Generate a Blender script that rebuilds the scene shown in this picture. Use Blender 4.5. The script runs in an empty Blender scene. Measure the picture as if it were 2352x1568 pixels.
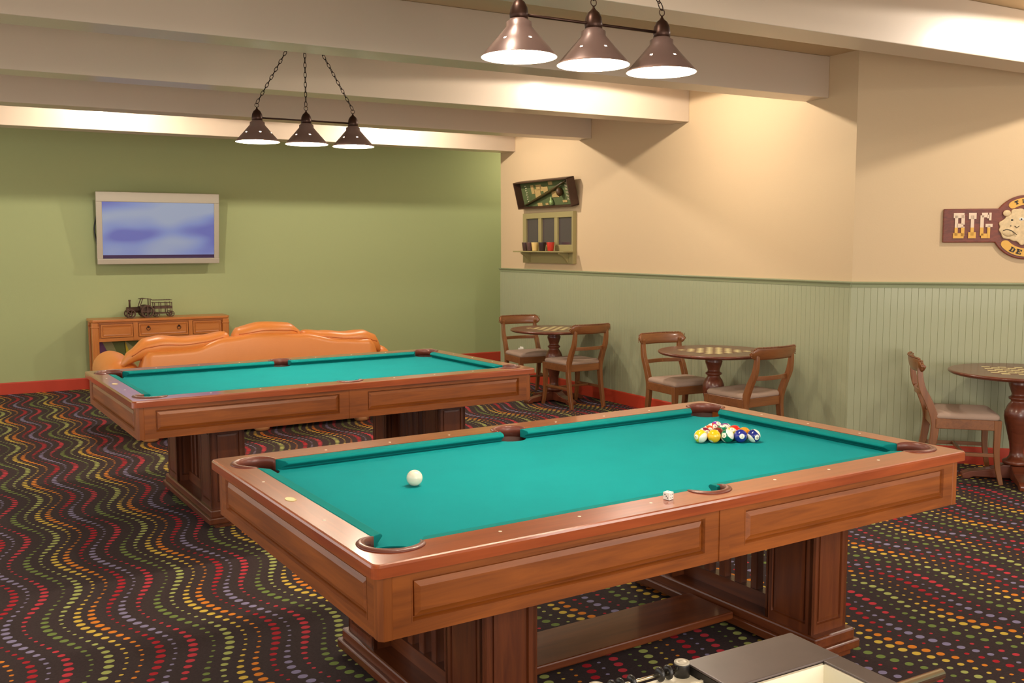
import bpy, bmesh, math, random
from mathutils import Vector, Matrix
random.seed(7)
SC = bpy.context.scene
COL = SC.collection
R2 = math.sqrt(2)
pi = math.pi

# ------------------------------------------------------------------ camera
cam_d = bpy.data.cameras.new('camera'); cam = bpy.data.objects.new('camera', cam_d); COL.objects.link(cam)
YAW, PITCH, ROLL, FPX = 0.51597, -0.09895, -0.00257, 2227.33
fw = Vector((math.sin(YAW)*math.cos(PITCH), math.cos(YAW)*math.cos(PITCH), math.sin(PITCH)))
rt = Vector((math.cos(YAW), -math.sin(YAW), 0)); up = rt.cross(fw)
cr, sr = math.cos(ROLL), math.sin(ROLL)
rt2 = cr*rt + sr*up; up2 = -sr*rt + cr*up
cam.matrix_world = Matrix(((rt2.x, up2.x, -fw.x, -2.09881), (rt2.y, up2.y, -fw.y, -3.05511), (rt2.z, up2.z, -fw.z, 1.60847), (0, 0, 0, 1)))
cam_d.sensor_fit = 'HORIZONTAL'; cam_d.sensor_width = 36; cam_d.lens = FPX/2352*36; cam_d.clip_start = 0.05
SC.camera = cam

# ------------------------------------------------------------------ colour management, world, lights
SC.view_settings.view_transform = 'Standard'; SC.view_settings.look = 'None'
SC.view_settings.gamma = 1; SC.view_settings.use_curve_mapping = False
SC.view_settings.exposure = 0.35
W = bpy.data.worlds.new('world'); SC.world = W; W.use_nodes = True
W.node_tree.nodes['Background'].inputs[0].default_value = (1.0, 0.93, 0.86, 1)
W.node_tree.nodes['Background'].inputs[1].default_value = 1.15

def point_light(name, loc, power, color, radius=0.04):
    l = bpy.data.lights.new(name, 'POINT'); l.energy = power; l.color = color; l.shadow_soft_size = radius
    o = bpy.data.objects.new(name, l); COL.objects.link(o); o.location = loc
    return o
WARM = (1.0, 0.885, 0.75)
BAY = [(2.54, 3.10, 2.985, 46), (-0.77, 6.30, 2.975, 50), (2.1, 6.30, 2.975, 54),
       (3.76, 0.06, 2.985, 40), (-0.6, -0.05, 2.93, 16), (-3.9, 6.30, 2.93, 10)]
point_light('alcove_lamp_glow', (4.7, 8.1, 2.7), 12, (1.0, 0.86, 0.70), .05)
for x, y, z, p in BAY:
    point_light('bay_lamp_glow', (x, y, z), p*.13, WARM, 0.03)
    l = bpy.data.lights.new('bay_spot_light', 'SPOT'); l.energy = p*1.35; l.color = WARM; l.shadow_soft_size = .03
    l.spot_size = math.radians(174); l.spot_blend = .03
    o = bpy.data.objects.new('bay_spot_light', l); COL.objects.link(o); o.location = (x, y, z)
# added area lights behind the camera, unseen, filling the room evenly
def area_light(name, loc, sx, sy, power, color, rot=(0, 0, 0)):
    l = bpy.data.lights.new(name, 'AREA'); l.shape = 'RECTANGLE'; l.size = sx; l.size_y = sy; l.energy = power; l.color = color
    o = bpy.data.objects.new(name, l); COL.objects.link(o); o.location = loc; o.rotation_euler = rot
    return o
area_light('rear_fill_light', (-1.2, -4.6, 2.68), 3.2, 1.0, 60, (1.0, 0.9, 0.78), (math.radians(20), 0, 0))  # added overhead fill, stands for no known fixture
area_light('low_fill_light', (-0.6, -5.2, 1.1), 2.4, 1.0, 80, (1.0, 0.9, 0.8), (math.radians(122), 0, math.radians(-12)))  # added low fill, tilted up to brighten the beam faces
area_light('rear_fill_light', (2.6, -3.6, 2.68), 2.0, 1.0, 40, (1.0, 0.9, 0.78), (math.radians(15), 0, 0))  # second added overhead fill, further right

# ------------------------------------------------------------------ materials
def srgb(r, g, b):
    def f(c):
        c /= 255
        return c/12.92 if c <= .04045 else ((c+.055)/1.055)**2.4
    return (f(r), f(g), f(b), 1)
MATS = {}
def mat(name, color, rough=.5, metal=0, coat=0, coat_rough=.1, spec=.5, noise=0, nscale=8, bump=0, bscale=60, emit=None, estr=0):
    if name in MATS: return MATS[name]
    m = bpy.data.materials.new(name); m.use_nodes = True; MATS[name] = m
    nt = m.node_tree; b = nt.nodes['Principled BSDF']
    b.inputs['Base Color'].default_value = color; b.inputs['Roughness'].default_value = rough
    b.inputs['Metallic'].default_value = metal; b.inputs['Coat Weight'].default_value = coat
    b.inputs['Coat Roughness'].default_value = coat_rough; b.inputs['Specular IOR Level'].default_value = spec
    if emit: b.inputs['Emission Color'].default_value = emit; b.inputs['Emission Strength'].default_value = estr
    if noise or bump:
        tc = nt.nodes.new('ShaderNodeTexCoord')
    if noise:
        n = nt.nodes.new('ShaderNodeTexNoise'); n.inputs['Scale'].default_value = nscale; n.inputs['Detail'].default_value = 4
        nt.links.new(tc.outputs['Object'], n.inputs['Vector'])
        mx = nt.nodes.new('ShaderNodeMix'); mx.data_type = 'RGBA'
        mx.inputs['A'].default_value = tuple(c*(1-noise) for c in color[:3])+(1,)
        mx.inputs['B'].default_value = tuple(min(1, c*(1+noise)) for c in color[:3])+(1,)
        nt.links.new(n.outputs['Fac'], mx.inputs['Factor']); nt.links.new(mx.outputs['Result'], b.inputs['Base Color'])
    if bump:
        n2 = nt.nodes.new('ShaderNodeTexNoise'); n2.inputs['Scale'].default_value = bscale; n2.inputs['Detail'].default_value = 3
        nt.links.new(tc.outputs['Object'], n2.inputs['Vector'])
        bp = nt.nodes.new('ShaderNodeBump'); bp.inputs['Strength'].default_value = bump; bp.inputs['Distance'].default_value = .01
        nt.links.new(n2.outputs['Fac'], bp.inputs['Height']); nt.links.new(bp.outputs['Normal'], b.inputs['Normal'])
    return m
def wood(name, c1, c2, rough=.35, coat=.5, scale=(1.2, 14, 14), axis=None, coat_rough=.12):
    if name in MATS: return MATS[name]
    m = bpy.data.materials.new(name); m.use_nodes = True; MATS[name] = m
    nt = m.node_tree; b = nt.nodes['Principled BSDF']
    tc = nt.nodes.new('ShaderNodeTexCoord'); mp = nt.nodes.new('ShaderNodeMapping'); mp.inputs['Scale'].default_value = scale
    n = nt.nodes.new('ShaderNodeTexNoise'); n.inputs['Scale'].default_value = 2.2; n.inputs['Detail'].default_value = 6; n.inputs['Roughness'].default_value = .6; n.inputs['Distortion'].default_value = .6
    nb = nt.nodes.new('ShaderNodeTexNoise'); nb.inputs['Scale'].default_value = 1.6; nb.inputs['Detail'].default_value = 2
    cr_ = nt.nodes.new('ShaderNodeValToRGB'); cr_.color_ramp.elements[0].color = c1; cr_.color_ramp.elements[1].color = c2
    cr_.color_ramp.elements[0].position = .32; cr_.color_ramp.elements[1].position = .68
    ad = nt.nodes.new('ShaderNodeMath'); ad.operation = 'MULTIPLY_ADD'; ad.inputs[1].default_value = .65
    m2 = nt.nodes.new('ShaderNodeMath'); m2.operation = 'MULTIPLY'; m2.inputs[1].default_value = .35
    L = nt.links.new
    L(tc.outputs['Object'], mp.inputs['Vector']); L(mp.outputs['Vector'], n.inputs['Vector']); L(tc.outputs['Object'], nb.inputs['Vector'])
    L(nb.outputs['Fac'], m2.inputs[0]); L(n.outputs['Fac'], ad.inputs[0]); L(m2.outputs[0], ad.inputs[2]); L(ad.outputs[0], cr_.inputs['Fac'])
    L(cr_.outputs['Color'], b.inputs['Base Color'])
    b.inputs['Roughness'].default_value = rough; b.inputs['Coat Weight'].default_value = coat; b.inputs['Coat Roughness'].default_value = coat_rough
    return m
WALLC = mat('cream_wall_paint', srgb(210, 184, 146), .75, bump=.06, bscale=90)
GREENW = mat('green_wall_paint', srgb(168, 178, 126), .8, bump=.06, bscale=90)
SAGE = mat('sage_wainscot_paint', srgb(164, 168, 134), .5, coat=.1)
SAGE_RAIL = mat('sage_rail_paint', srgb(146, 154, 118), .45)
REDB = mat('red_baseboard_paint', srgb(192, 62, 36), .5)
BEAM = mat('ceiling_beam_paint', srgb(202, 184, 162), .5, coat=.5, coat_rough=.16, noise=.03, nscale=3)
CEIL = mat('ceiling_paint', srgb(205, 180, 140), .8)
def wood_set(pref, c1, c2, **k):
    X = wood(pref+'_x', c1, c2, scale=(1.2, 16, 16), **k); Y = wood(pref+'_y', c1, c2, scale=(16, 1.2, 16), **k); Z = wood(pref+'_z', c1, c2, scale=(16, 16, 1.2), **k)
    return X, Y, Z
TWX, TWY, TWZ = wood_set('table_wood', srgb(106, 52, 12), srgb(164, 90, 30), rough=.42, coat=.18, coat_rough=.2)
RLX, RLY, RLZ = wood_set('rail_wood', srgb(136, 60, 26), srgb(176, 86, 40), rough=.28, coat=.9, coat_rough=.09)
PDX, PDY, PDZ = wood_set('pedestal_wood', srgb(74, 32, 14), srgb(114, 58, 24), rough=.38, coat=.3)
CHX, CHY, CHZ = wood_set('chair_wood', srgb(112, 66, 34), srgb(146, 92, 50), rough=.35, coat=.4)
GTW = wood('game_table_wood', srgb(88, 40, 24), srgb(124, 64, 40), rough=.32, coat=.35)
CNX, CNY, CNZ = wood_set('console_wood', srgb(176, 100, 36), srgb(204, 128, 54), rough=.4, coat=.3)
CLOTH = mat('teal_billiard_cloth', srgb(8, 142, 146), .95, spec=.15, noise=.07, nscale=6, bump=.05, bscale=400)
CUSH = mat('teal_cushion_cloth', srgb(8, 128, 126), .92, spec=.15)
LEATHER = mat('brown_pocket_leather', srgb(112, 58, 44), .4, coat=.3)
DARKHOLE = mat('dark_pocket_lining', srgb(52, 26, 20), .7)  # dark brown leather tube inside each pocket
PEARL = mat('pearl_inlay', srgb(238, 228, 205), .3, coat=.5)
BRASS = mat('brass_plate', srgb(205, 178, 120), .4, metal=.4)
SEAT = mat('taupe_seat_fabric', srgb(176, 150, 132), .85, bump=.08, bscale=200)
SOFA = mat('orange_leather', srgb(226, 138, 62), .42, coat=.2, coat_rough=.3, bump=.05, bscale=120)
SOFADK = mat('orange_leather_piping', srgb(196, 104, 40), .45)
BLACK = mat('black_plastic', srgb(26, 24, 24), .4, coat=.2)
BRONZE = mat('dark_bronze_metal', srgb(62, 40, 30), .38, metal=.7)
CHAINM = mat('chain_iron', srgb(40, 24, 14), .45, metal=.5)
SILVER = mat('silver_tv_plastic', srgb(180, 172, 154), .4, metal=.15)
IRON = mat('toy_brown_iron', srgb(88, 66, 54), .5, metal=.5, noise=.2, nscale=30)
WHITEP = mat('white_enamel', srgb(240, 236, 226), .45)
CREAMB = mat('ivory_resin', srgb(244, 238, 215), .15, coat=.6, coat_rough=.03)

# ------------------------------------------------------------------ mesh helpers
class MB:
    def __init__(s): s.bm = bmesh.new(); s.mats = []; s.mi = 0; s.M = Matrix.Identity(4); s.smooth = False
    def use(s, m):
        if m not in s.mats: s.mats.append(m)
        s.mi = s.mats.index(m); return s
    def face(s, vs, smooth=None):
        try: f = s.bm.faces.new(vs)
        except ValueError: return None
        f.material_index = s.mi; f.smooth = s.smooth if smooth is None else smooth
        return f
    def v(s, p): return s.bm.verts.new(s.M @ Vector(p))
    def box(s, a, b):
        x0, y0, z0 = a; x1, y1, z1 = b
        c = [s.v(p) for p in ((x0,y0,z0),(x1,y0,z0),(x1,y1,z0),(x0,y1,z0),(x0,y0,z1),(x1,y0,z1),(x1,y1,z1),(x0,y1,z1))]
        for q in ((3,2,1,0),(4,5,6,7),(0,1,5,4),(1,2,6,5),(2,3,7,6),(3,0,4,7)): s.face([c[i] for i in q], False)
        return s
    def cbox(s, a, b, r=.004):   # chamfered box
        x0, y0, z0 = a; x1, y1, z1 = b
        r = min(r, abs(x1-x0)/2.2, abs(y1-y0)/2.2, abs(z1-z0)/2.2)
        t = bmesh.new(); bmesh.ops.create_cube(t, size=1)
        for v in t.verts: v.co = Vector(((x0+x1)/2+v.co.x*(x1-x0), (y0+y1)/2+v.co.y*(y1-y0), (z0+z1)/2+v.co.z*(z1-z0)))
        bmesh.ops.bevel(t, geom=t.edges[:], offset=r, segments=2, affect='EDGES', profile=.5)
        s.merge(t); return s
    def merge(s, t, smooth=None):
        mp = {}
        for v in t.verts: mp[v.index if v.index >= 0 else id(v)] = None
        t.verts.index_update(); vs = [s.bm.verts.new(s.M @ v.co) for v in t.verts]
        for f in t.faces:
            g = s.face([vs[v.index] for v in f.verts]); 
            if g and smooth is not None: g.smooth = smooth
        t.free()
    def rings(s, rings, closed=True, cap0=True, cap1=True, smooth=None):
        R = [[s.v(p) for p in r] for r in rings]; n = len(R[0])
        for a, b in zip(R, R[1:]):
            for i in range(n if closed else n-1):
                j = (i+1) % n; s.face([a[i], a[j], b[j], b[i]], smooth)
        if cap0: s.face(list(reversed(R[0])), False)
        if cap1: s.face(R[-1], False)
        return s
    def lathe(s, prof, n=24, c=(0,0,0), cap0=True, cap1=True, smooth=True):
        return s.rings([[(c[0]+r*math.cos(2*pi*i/n), c[1]+r*math.sin(2*pi*i/n), c[2]+z) for i in range(n)] for r, z in prof], True, cap0, cap1, smooth)
    def prism(s, poly, z0, z1, smooth=False):
        return s.rings([[(x, y, z0) for x, y in poly], [(x, y, z1) for x, y in poly]], smooth=smooth)
    def prismY(s, poly, y0, y1, smooth=False):   # poly in x,z extruded along y
        return s.rings([[(x, y0, z) for x, z in poly], [(x, y1, z) for x, z in poly]], smooth=smooth)
    def tube(s, pts, r, n=8, closed=False, smooth=True, flat=1.0, upv=None):
        P = [Vector(p) for p in pts]; N = len(P)
        rr = r if isinstance(r, (list, tuple)) else [r]*N
        rings = []; prev = None
        for i in range(N):
            if closed: t = (P[(i+1) % N]-P[i-1]).normalized()
            else: t = (P[min(i+1, N-1)]-P[max(i-1, 0)]).normalized()
            if prev is None:
                a = Vector(upv) if upv else (Vector((0,0,1)) if abs(t.z) < .9 else Vector((1,0,0)))
            else: a = prev
            a = (a-t*a.dot(t)).normalized(); prev = a; b = t.cross(a)
            rings.append([P[i]+rr[i]*(math.cos(2*pi*k/n)*a*flat+math.sin(2*pi*k/n)*b) for k in range(n)])
        if closed:
            R = [[s.v(p) for p in q] for q in rings]
            for i in range(N):
                A, B = R[i], R[(i+1) % N]
                for k in range(n): s.face([A[k], A[(k+1) % n], B[(k+1) % n], B[k]], smooth)
            return s
        return s.rings(rings, smooth=smooth)
    def bar(s, pts, w, h, upv=(0,0,1), smooth=False):   # rectangular section swept along pts
        P = [Vector(p) for p in pts]; N = len(P); rings = []
        ww = w if isinstance(w, (list, tuple)) else [w]*N; hh = h if isinstance(h, (list, tuple)) else [h]*N
        for i in range(N):
            t = (P[min(i+1, N-1)]-P[max(i-1, 0)]).normalized(); a = Vector(upv); a = (a-t*a.dot(t)).normalized(); b = t.cross(a)
            rings.append([P[i]+sx*ww[i]/2*b+sy*hh[i]/2*a for sx, sy in ((-1,-1),(1,-1),(1,1),(-1,1))])
        return s.rings(rings, smooth=smooth)
    def sphere(s, c, r, n=24, m=12, sc=(1,1,1), smooth=True):
        rings = []
        for j in range(1, m):
            th = pi*j/m; rings.append([(c[0]+sc[0]*r*math.sin(th)*math.cos(2*pi*i/n), c[1]+sc[1]*r*math.sin(th)*math.sin(2*pi*i/n), c[2]-sc[2]*r*math.cos(th)) for i in range(n)])
        R = [[s.v(p) for p in q] for q in rings]; b = s.v((c[0], c[1], c[2]-r*sc[2])); t = s.v((c[0], c[1], c[2]+r*sc[2]))
        for A, B in zip(R, R[1:]):
            for i in range(n): s.face([A[i], A[(i+1) % n], B[(i+1) % n], B[i]], smooth)
        for i in range(n): s.face([b, R[0][(i+1) % n], R[0][i]], smooth); s.face([t, R[-1][i], R[-1][(i+1) % n]], smooth)
        return s
    def link(s, name, parent=None, bevel=0, sub=0, fix=True, loc=None):
        if fix: bmesh.ops.recalc_face_normals(s.bm, faces=s.bm.faces[:])
        me = bpy.data.meshes.new(name); s.bm.to_mesh(me); s.bm.free()
        for m in s.mats: me.materials.append(m)
        o = bpy.data.objects.new(name, me); COL.objects.link(o)
        if parent: o.parent = parent
        if loc: o.location = loc
        if bevel:
            b = o.modifiers.new('bevel', 'BEVEL'); b.width = bevel; b.segments = 2; b.limit_method = 'ANGLE'; b.angle_limit = math.radians(40)
        if sub:
            q = o.modifiers.new('sub', 'SUBSURF'); q.levels = sub; q.render_levels = sub
        return o
def new(m): b = MB(); b.use(m); return b
def T(*a): return Matrix.Translation(a)
def RZ(a): return Matrix.Rotation(a, 4, 'Z')
def RX(a): return Matrix.Rotation(a, 4, 'X')
def RY(a): return Matrix.Rotation(a, 4, 'Y')
def thing(name, label, cat, loc=(0,0,0), rz=0, group=None):
    o = bpy.data.objects.new(name, None); COL.objects.link(o); o.location = loc; o.rotation_euler = (0, 0, rz); o.empty_display_size = .05
    o['label'] = label; o['category'] = cat
    if group: o['group'] = group
    return o
def tag(o, label, cat, group=None):
    o['label'] = label; o['category'] = cat
    if group: o['group'] = group
    return o
def struct(o): o['kind'] = 'structure'; return o
def dup(root, loc=None, rz=None, label=None, group=None, parent=None):
    r = root.copy(); COL.objects.link(r)
    if parent: r.parent = parent
    if loc is not None: r.location = loc
    if rz is not None: r.rotation_euler = (0, 0, rz)
    if label: r['label'] = label
    if group: r['group'] = group
    for ch in list(root.children):
        dup(ch, parent=r)
    return r
def apply_mods(o):
    dg = bpy.context.evaluated_depsgraph_get(); me = bpy.data.meshes.new_from_object(o.evaluated_get(dg)); o.modifiers.clear(); o.data = me
def spline(pts, n=6):   # catmull-rom
    P = [Vector(p) for p in pts]; out = []
    for i in range(len(P)-1):
        p0, p1, p2, p3 = P[max(i-1,0)], P[i], P[i+1], P[min(i+2,len(P)-1)]
        for k in range(n):
            t = k/n; out.append(.5*((2*p1)+(-p0+p2)*t+(2*p0-5*p1+4*p2-p3)*t*t+(-p0+3*p1-3*p2+p3)*t**3))
    out.append(P[-1]); return out
def panel_board(mb, w, h, t, panels, v0, v1, deep=.014, ins=(.009, .012, .028)):
    """board in x,z (0..w, 0..h), front at y=0, back at y=t; raised panels at (u0,u1) x (v0,v1)"""
    mb.box((0, t*.55, 0), (w, t, h))
    def q(x0, z0, x1, z1): mb.box((x0, 0, z0), (x1, t*.6, z1))
    q(0, 0, w, v0); q(0, v1, w, h)
    xs = [0]+[c for u in panels for c in u]+[w]
    for i in range(0, len(xs), 2): q(xs[i], v0, xs[i+1], v1)
    for u0, u1 in panels:
        def ring(i, y): return [(u0+i, y, v0+i), (u1-i, y, v0+i), (u1-i, y, v1-i), (u0+i, y, v1-i)]
        mb.rings([ring(0, -.0006), ring(ins[0]*.4, -.0006), ring(ins[0], deep), ring(ins[1], deep), ring(ins[1]+.0008, deep-.006), ring(ins[2], .0012)], cap0=False, smooth=False)

# ------------------------------------------------------------------ room
XW, YB, YC, ZC, ZBM = 3.69, 8.80, 7.418, 3.02, 2.712
# floor with the wavy dotted carpet
def carpet():
    m = bpy.data.materials.new('wavy_dotted_carpet'); m.use_nodes = True; nt = m.node_tree; L = nt.links.new
    b = nt.nodes['Principled BSDF']; b.inputs['Roughness'].default_value = .95; b.inputs['Specular IOR Level'].default_value = .2
    g = nt.nodes.new('ShaderNodeNewGeometry'); sp = nt.nodes.new('ShaderNodeSeparateXYZ'); L(g.outputs['Position'], sp.inputs[0])
    def M(op, a, bb=None, c=None, clamp=False):
        n = nt.nodes.new('ShaderNodeMath'); n.operation = op; n.use_clamp = clamp
        for i, v in enumerate((a, bb, c)):
            if v is None: continue
            if isinstance(v, (int, float)): n.inputs[i].default_value = v
            else: L(v, n.inputs[i])
        return n.outputs[0]
    X, Y = sp.outputs['X'], sp.outputs['Y']
    DY, LAM, PER, A = .0505, .93, .461, .060
    row = M('FLOOR', M('DIVIDE', Y, DY)); yc = M('MULTIPLY', M('ADD', row, .5), DY)
    dy = M('SUBTRACT', Y, yc)
    ph = M('MULTIPLY', M('SUBTRACT', yc, 1.40), 2*pi/LAM)
    x1 = M('ADD', X, M('MULTIPLY', M('COSINE', ph), A))
    x1 = M('ADD', x1, M('MULTIPLY', yc, .0213))
    u = M('FLOORED_MODULO', M('ADD', x1, 1.788), PER)
    lines = [(.20-.057, (222,190,78), 0), (.20, (232,138,44), 0), (.20+.070, (186,36,48), 1), (.20+.126, (146,138,172), 0),
             (.20+.196-PER*0, (206,60,72), 1), (.015, (122,142,72), 0), (.079, (176,184,104), 1)]
    lines[4] = (.395, (206, 60, 72), 1)
    base = nt.nodes.new('ShaderNodeTexNoise'); base.inputs['Scale'].default_value = 90; L(g.outputs['Position'], base.inputs['Vector'])
    bc = nt.nodes.new('ShaderNodeMix'); bc.data_type = 'RGBA'; bc.inputs['A'].default_value = srgb(50, 40, 40); bc.inputs['B'].default_value = srgb(72, 58, 58); L(base.outputs['Fac'], bc.inputs['Factor'])
    cur = bc.outputs['Result']
    for off, colr, side in lines:
        d = M('SUBTRACT', u, off)
        d = M('WRAP', d, PER/2, -PER/2)
        sz = M('COSINE', M('ADD', ph, .7+(pi if side else 0)))
        sz = M('MULTIPLY_ADD', sz, .5, .5); rad = M('MULTIPLY_ADD', sz, .0120, .0085)
        dist = M('SQRT', M('ADD', M('POWER', M('ABSOLUTE', d), 2.0), M('POWER', M('ABSOLUTE', M('MULTIPLY', dy, 1.2)), 2.0)))
        f = M('MULTIPLY', M('SUBTRACT', rad, dist), 500, clamp=True)
        mx = nt.nodes.new('ShaderNodeMix'); mx.data_type = 'RGBA'; L(f, mx.inputs['Factor']); L(cur, mx.inputs['A']); mx.inputs['B'].default_value = srgb(*colr)
        cur = mx.outputs['Result']
    L(cur, b.inputs['Base Color'])
    n2 = nt.nodes.new('ShaderNodeTexNoise'); n2.inputs['Scale'].default_value = 260; L(g.outputs['Position'], n2.inputs['Vector'])
    bp = nt.nodes.new('ShaderNodeBump'); bp.inputs['Strength'].default_value = .25; bp.inputs['Distance'].default_value = .006; L(n2.outputs['Fac'], bp.inputs['Height']); L(bp.outputs['Normal'], b.inputs['Normal'])
    return m
struct(new(carpet()).box((-5, -6, -.1), (9, 9.0, 0)).link('floor'))
struct(new(CEIL).box((-5, -6, ZC), (9, 9.0, ZC+.1)).link('ceiling'))
struct(new(GREENW).box((-5, YB, 0), (6.2, YB+.15, ZC)).link('wall_back'))
struct(new(WALLC).box((XW, 2.0, 0), (XW+.15, YC, ZC)).link('wall_right'))
struct(new(GREENW).box((XW+.15, YC-.15, 0), (6.2, YC, ZC)).link('wall_alcove'))
CH = T(XW, 2.0, 0) @ RZ(-pi/4)          # local x runs along the angled wall, local +y points into it
mb = new(WALLC); mb.M = CH; mb.box((-.0, 0, 0), (7.6, .15, ZC)); struct(mb.link('wall_angled'))
# wainscot with bead grooves
ZR = 1.33
def wainscot(mb, length, u0=0.0):
    t = .012; pts = []; u = u0
    while u < length-.02:
        pts += [(u, -t), (u+.044, -t), (u+.0455, -t+.0024), (u+.047, -t)]; u += .047
    pts.append((length, -t))
    A = [mb.v((a, b, .0)) for a, b in pts]; B = [mb.v((a, b, ZR-.035)) for a, b in pts]
    for i in range(len(pts)-1): mb.face([A[i], A[i+1], B[i+1], B[i]], False)
    mb.box((u0, -.006, 0), (length, 0, ZR-.035))
mb = new(SAGE); mb.M = T(XW, YC, 0) @ RZ(-pi/2); wainscot(mb, YC-2.0+.005); struct(mb.link('trim_1', fix=False))
mb = new(SAGE); mb.M = CH; wainscot(mb, 7.2, -.005); struct(mb.link('trim_2', fix=False))
def rail_prof(mb, a, b):
    mb.rings([[(x, y, z) for y, z in ((0, ZR-.042), (-.016, ZR-.042), (-.020, ZR-.02), (-.030, ZR-.012), (-.034, ZR-.004), (-.032, ZR), (0, ZR+.002))] for x in (a, b)], smooth=False)
mb = new(SAGE_RAIL); mb.M = T(XW, YC, 0) @ RZ(-pi/2); rail_prof(mb, -.004, YC-2.0+.014); struct(mb.link('trim_3'))
mb = new(SAGE_RAIL); mb.M = CH; rail_prof(mb, -.014, 7.2); struct(mb.link('trim_4'))
def base_prof(mb, a, b): mb.rings([[(x, y, z) for y, z in ((0, 0), (-.022, 0), (-.022, .118), (-.016, .128), (0, .128))] for x in (a, b)], smooth=False)
mb = new(REDB); mb.M = T(XW, YC, 0) @ RZ(-pi/2); base_prof(mb, 0, YC-2.0+.009); struct(mb.link('baseboard_right'))
mb = new(REDB); mb.M = CH; base_prof(mb, -.009, 7.2); struct(mb.link('baseboard_angled'))
mb = new(REDB); mb.M = T(0, YB, 0); base_prof(mb, -4.8, 6.1); struct(mb.link('baseboard_back'))
# ceiling beams
for i, (y0, x1) in enumerate([(7.06, XW), (5.46, XW), (3.90, XW), (2.275, XW), (.675, 4.98), (-.93, 6.5), (-2.55, 8), (-4.15, 8)]):
    mb = new(BEAM); mb.box((-4.85, y0, ZBM), (x1-.001, y0+.235, ZC-.001)); struct(mb.link('trim_%d' % (5+i), bevel=.004))
# wall outlet
o = thing('wall_outlet', 'white outlet box low on the sage wainscot behind the farthest chair', 'outlet', (XW-.012, 6.89, .345))
mb = new(WHITEP); mb.cbox((-.035, -.035, -.045), (0, .035, .045), .006); mb.link('plug_box', o)
mb = new(WHITEP); mb.cbox((-.006, -.04, -.06), (0, .04, .06), .003); mb.link('cover_plate', o)

# ------------------------------------------------------------------ pool tables
HX, HY, ZT, LX, LY = 1.270, .745, .80, 1.1175, .559   # outer half sizes, rail top height, nose line half sizes
POCK = [(-LX-.020, -LY-.020, .078), (LX+.020, -LY-.020, .078), (-LX-.020, LY+.020, .078), (LX+.020, LY+.020, .078), (0, -LY-.046, .068), (0, LY+.046, .068)]
ZBED = .763
def rounded_rect(hx, hy, r, n=6):
    out = []
    for cx, cy, a0 in ((hx-r, hy-r, 0), (-hx+r, hy-r, pi/2), (-hx+r, -hy+r, pi), (hx-r, -hy+r, 3*pi/2)):
        for k in range(n+1): a = a0+pi/2*k/n; out.append((cx+r*math.cos(a), cy+r*math.sin(a)))
    return out
def cut(o, cutters):
    for c in cutters:
        md = o.modifiers.new('cut', 'BOOLEAN'); md.object = c; md.operation = 'DIFFERENCE'; md.solver = 'EXACT'
    apply_mods(o)
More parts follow.
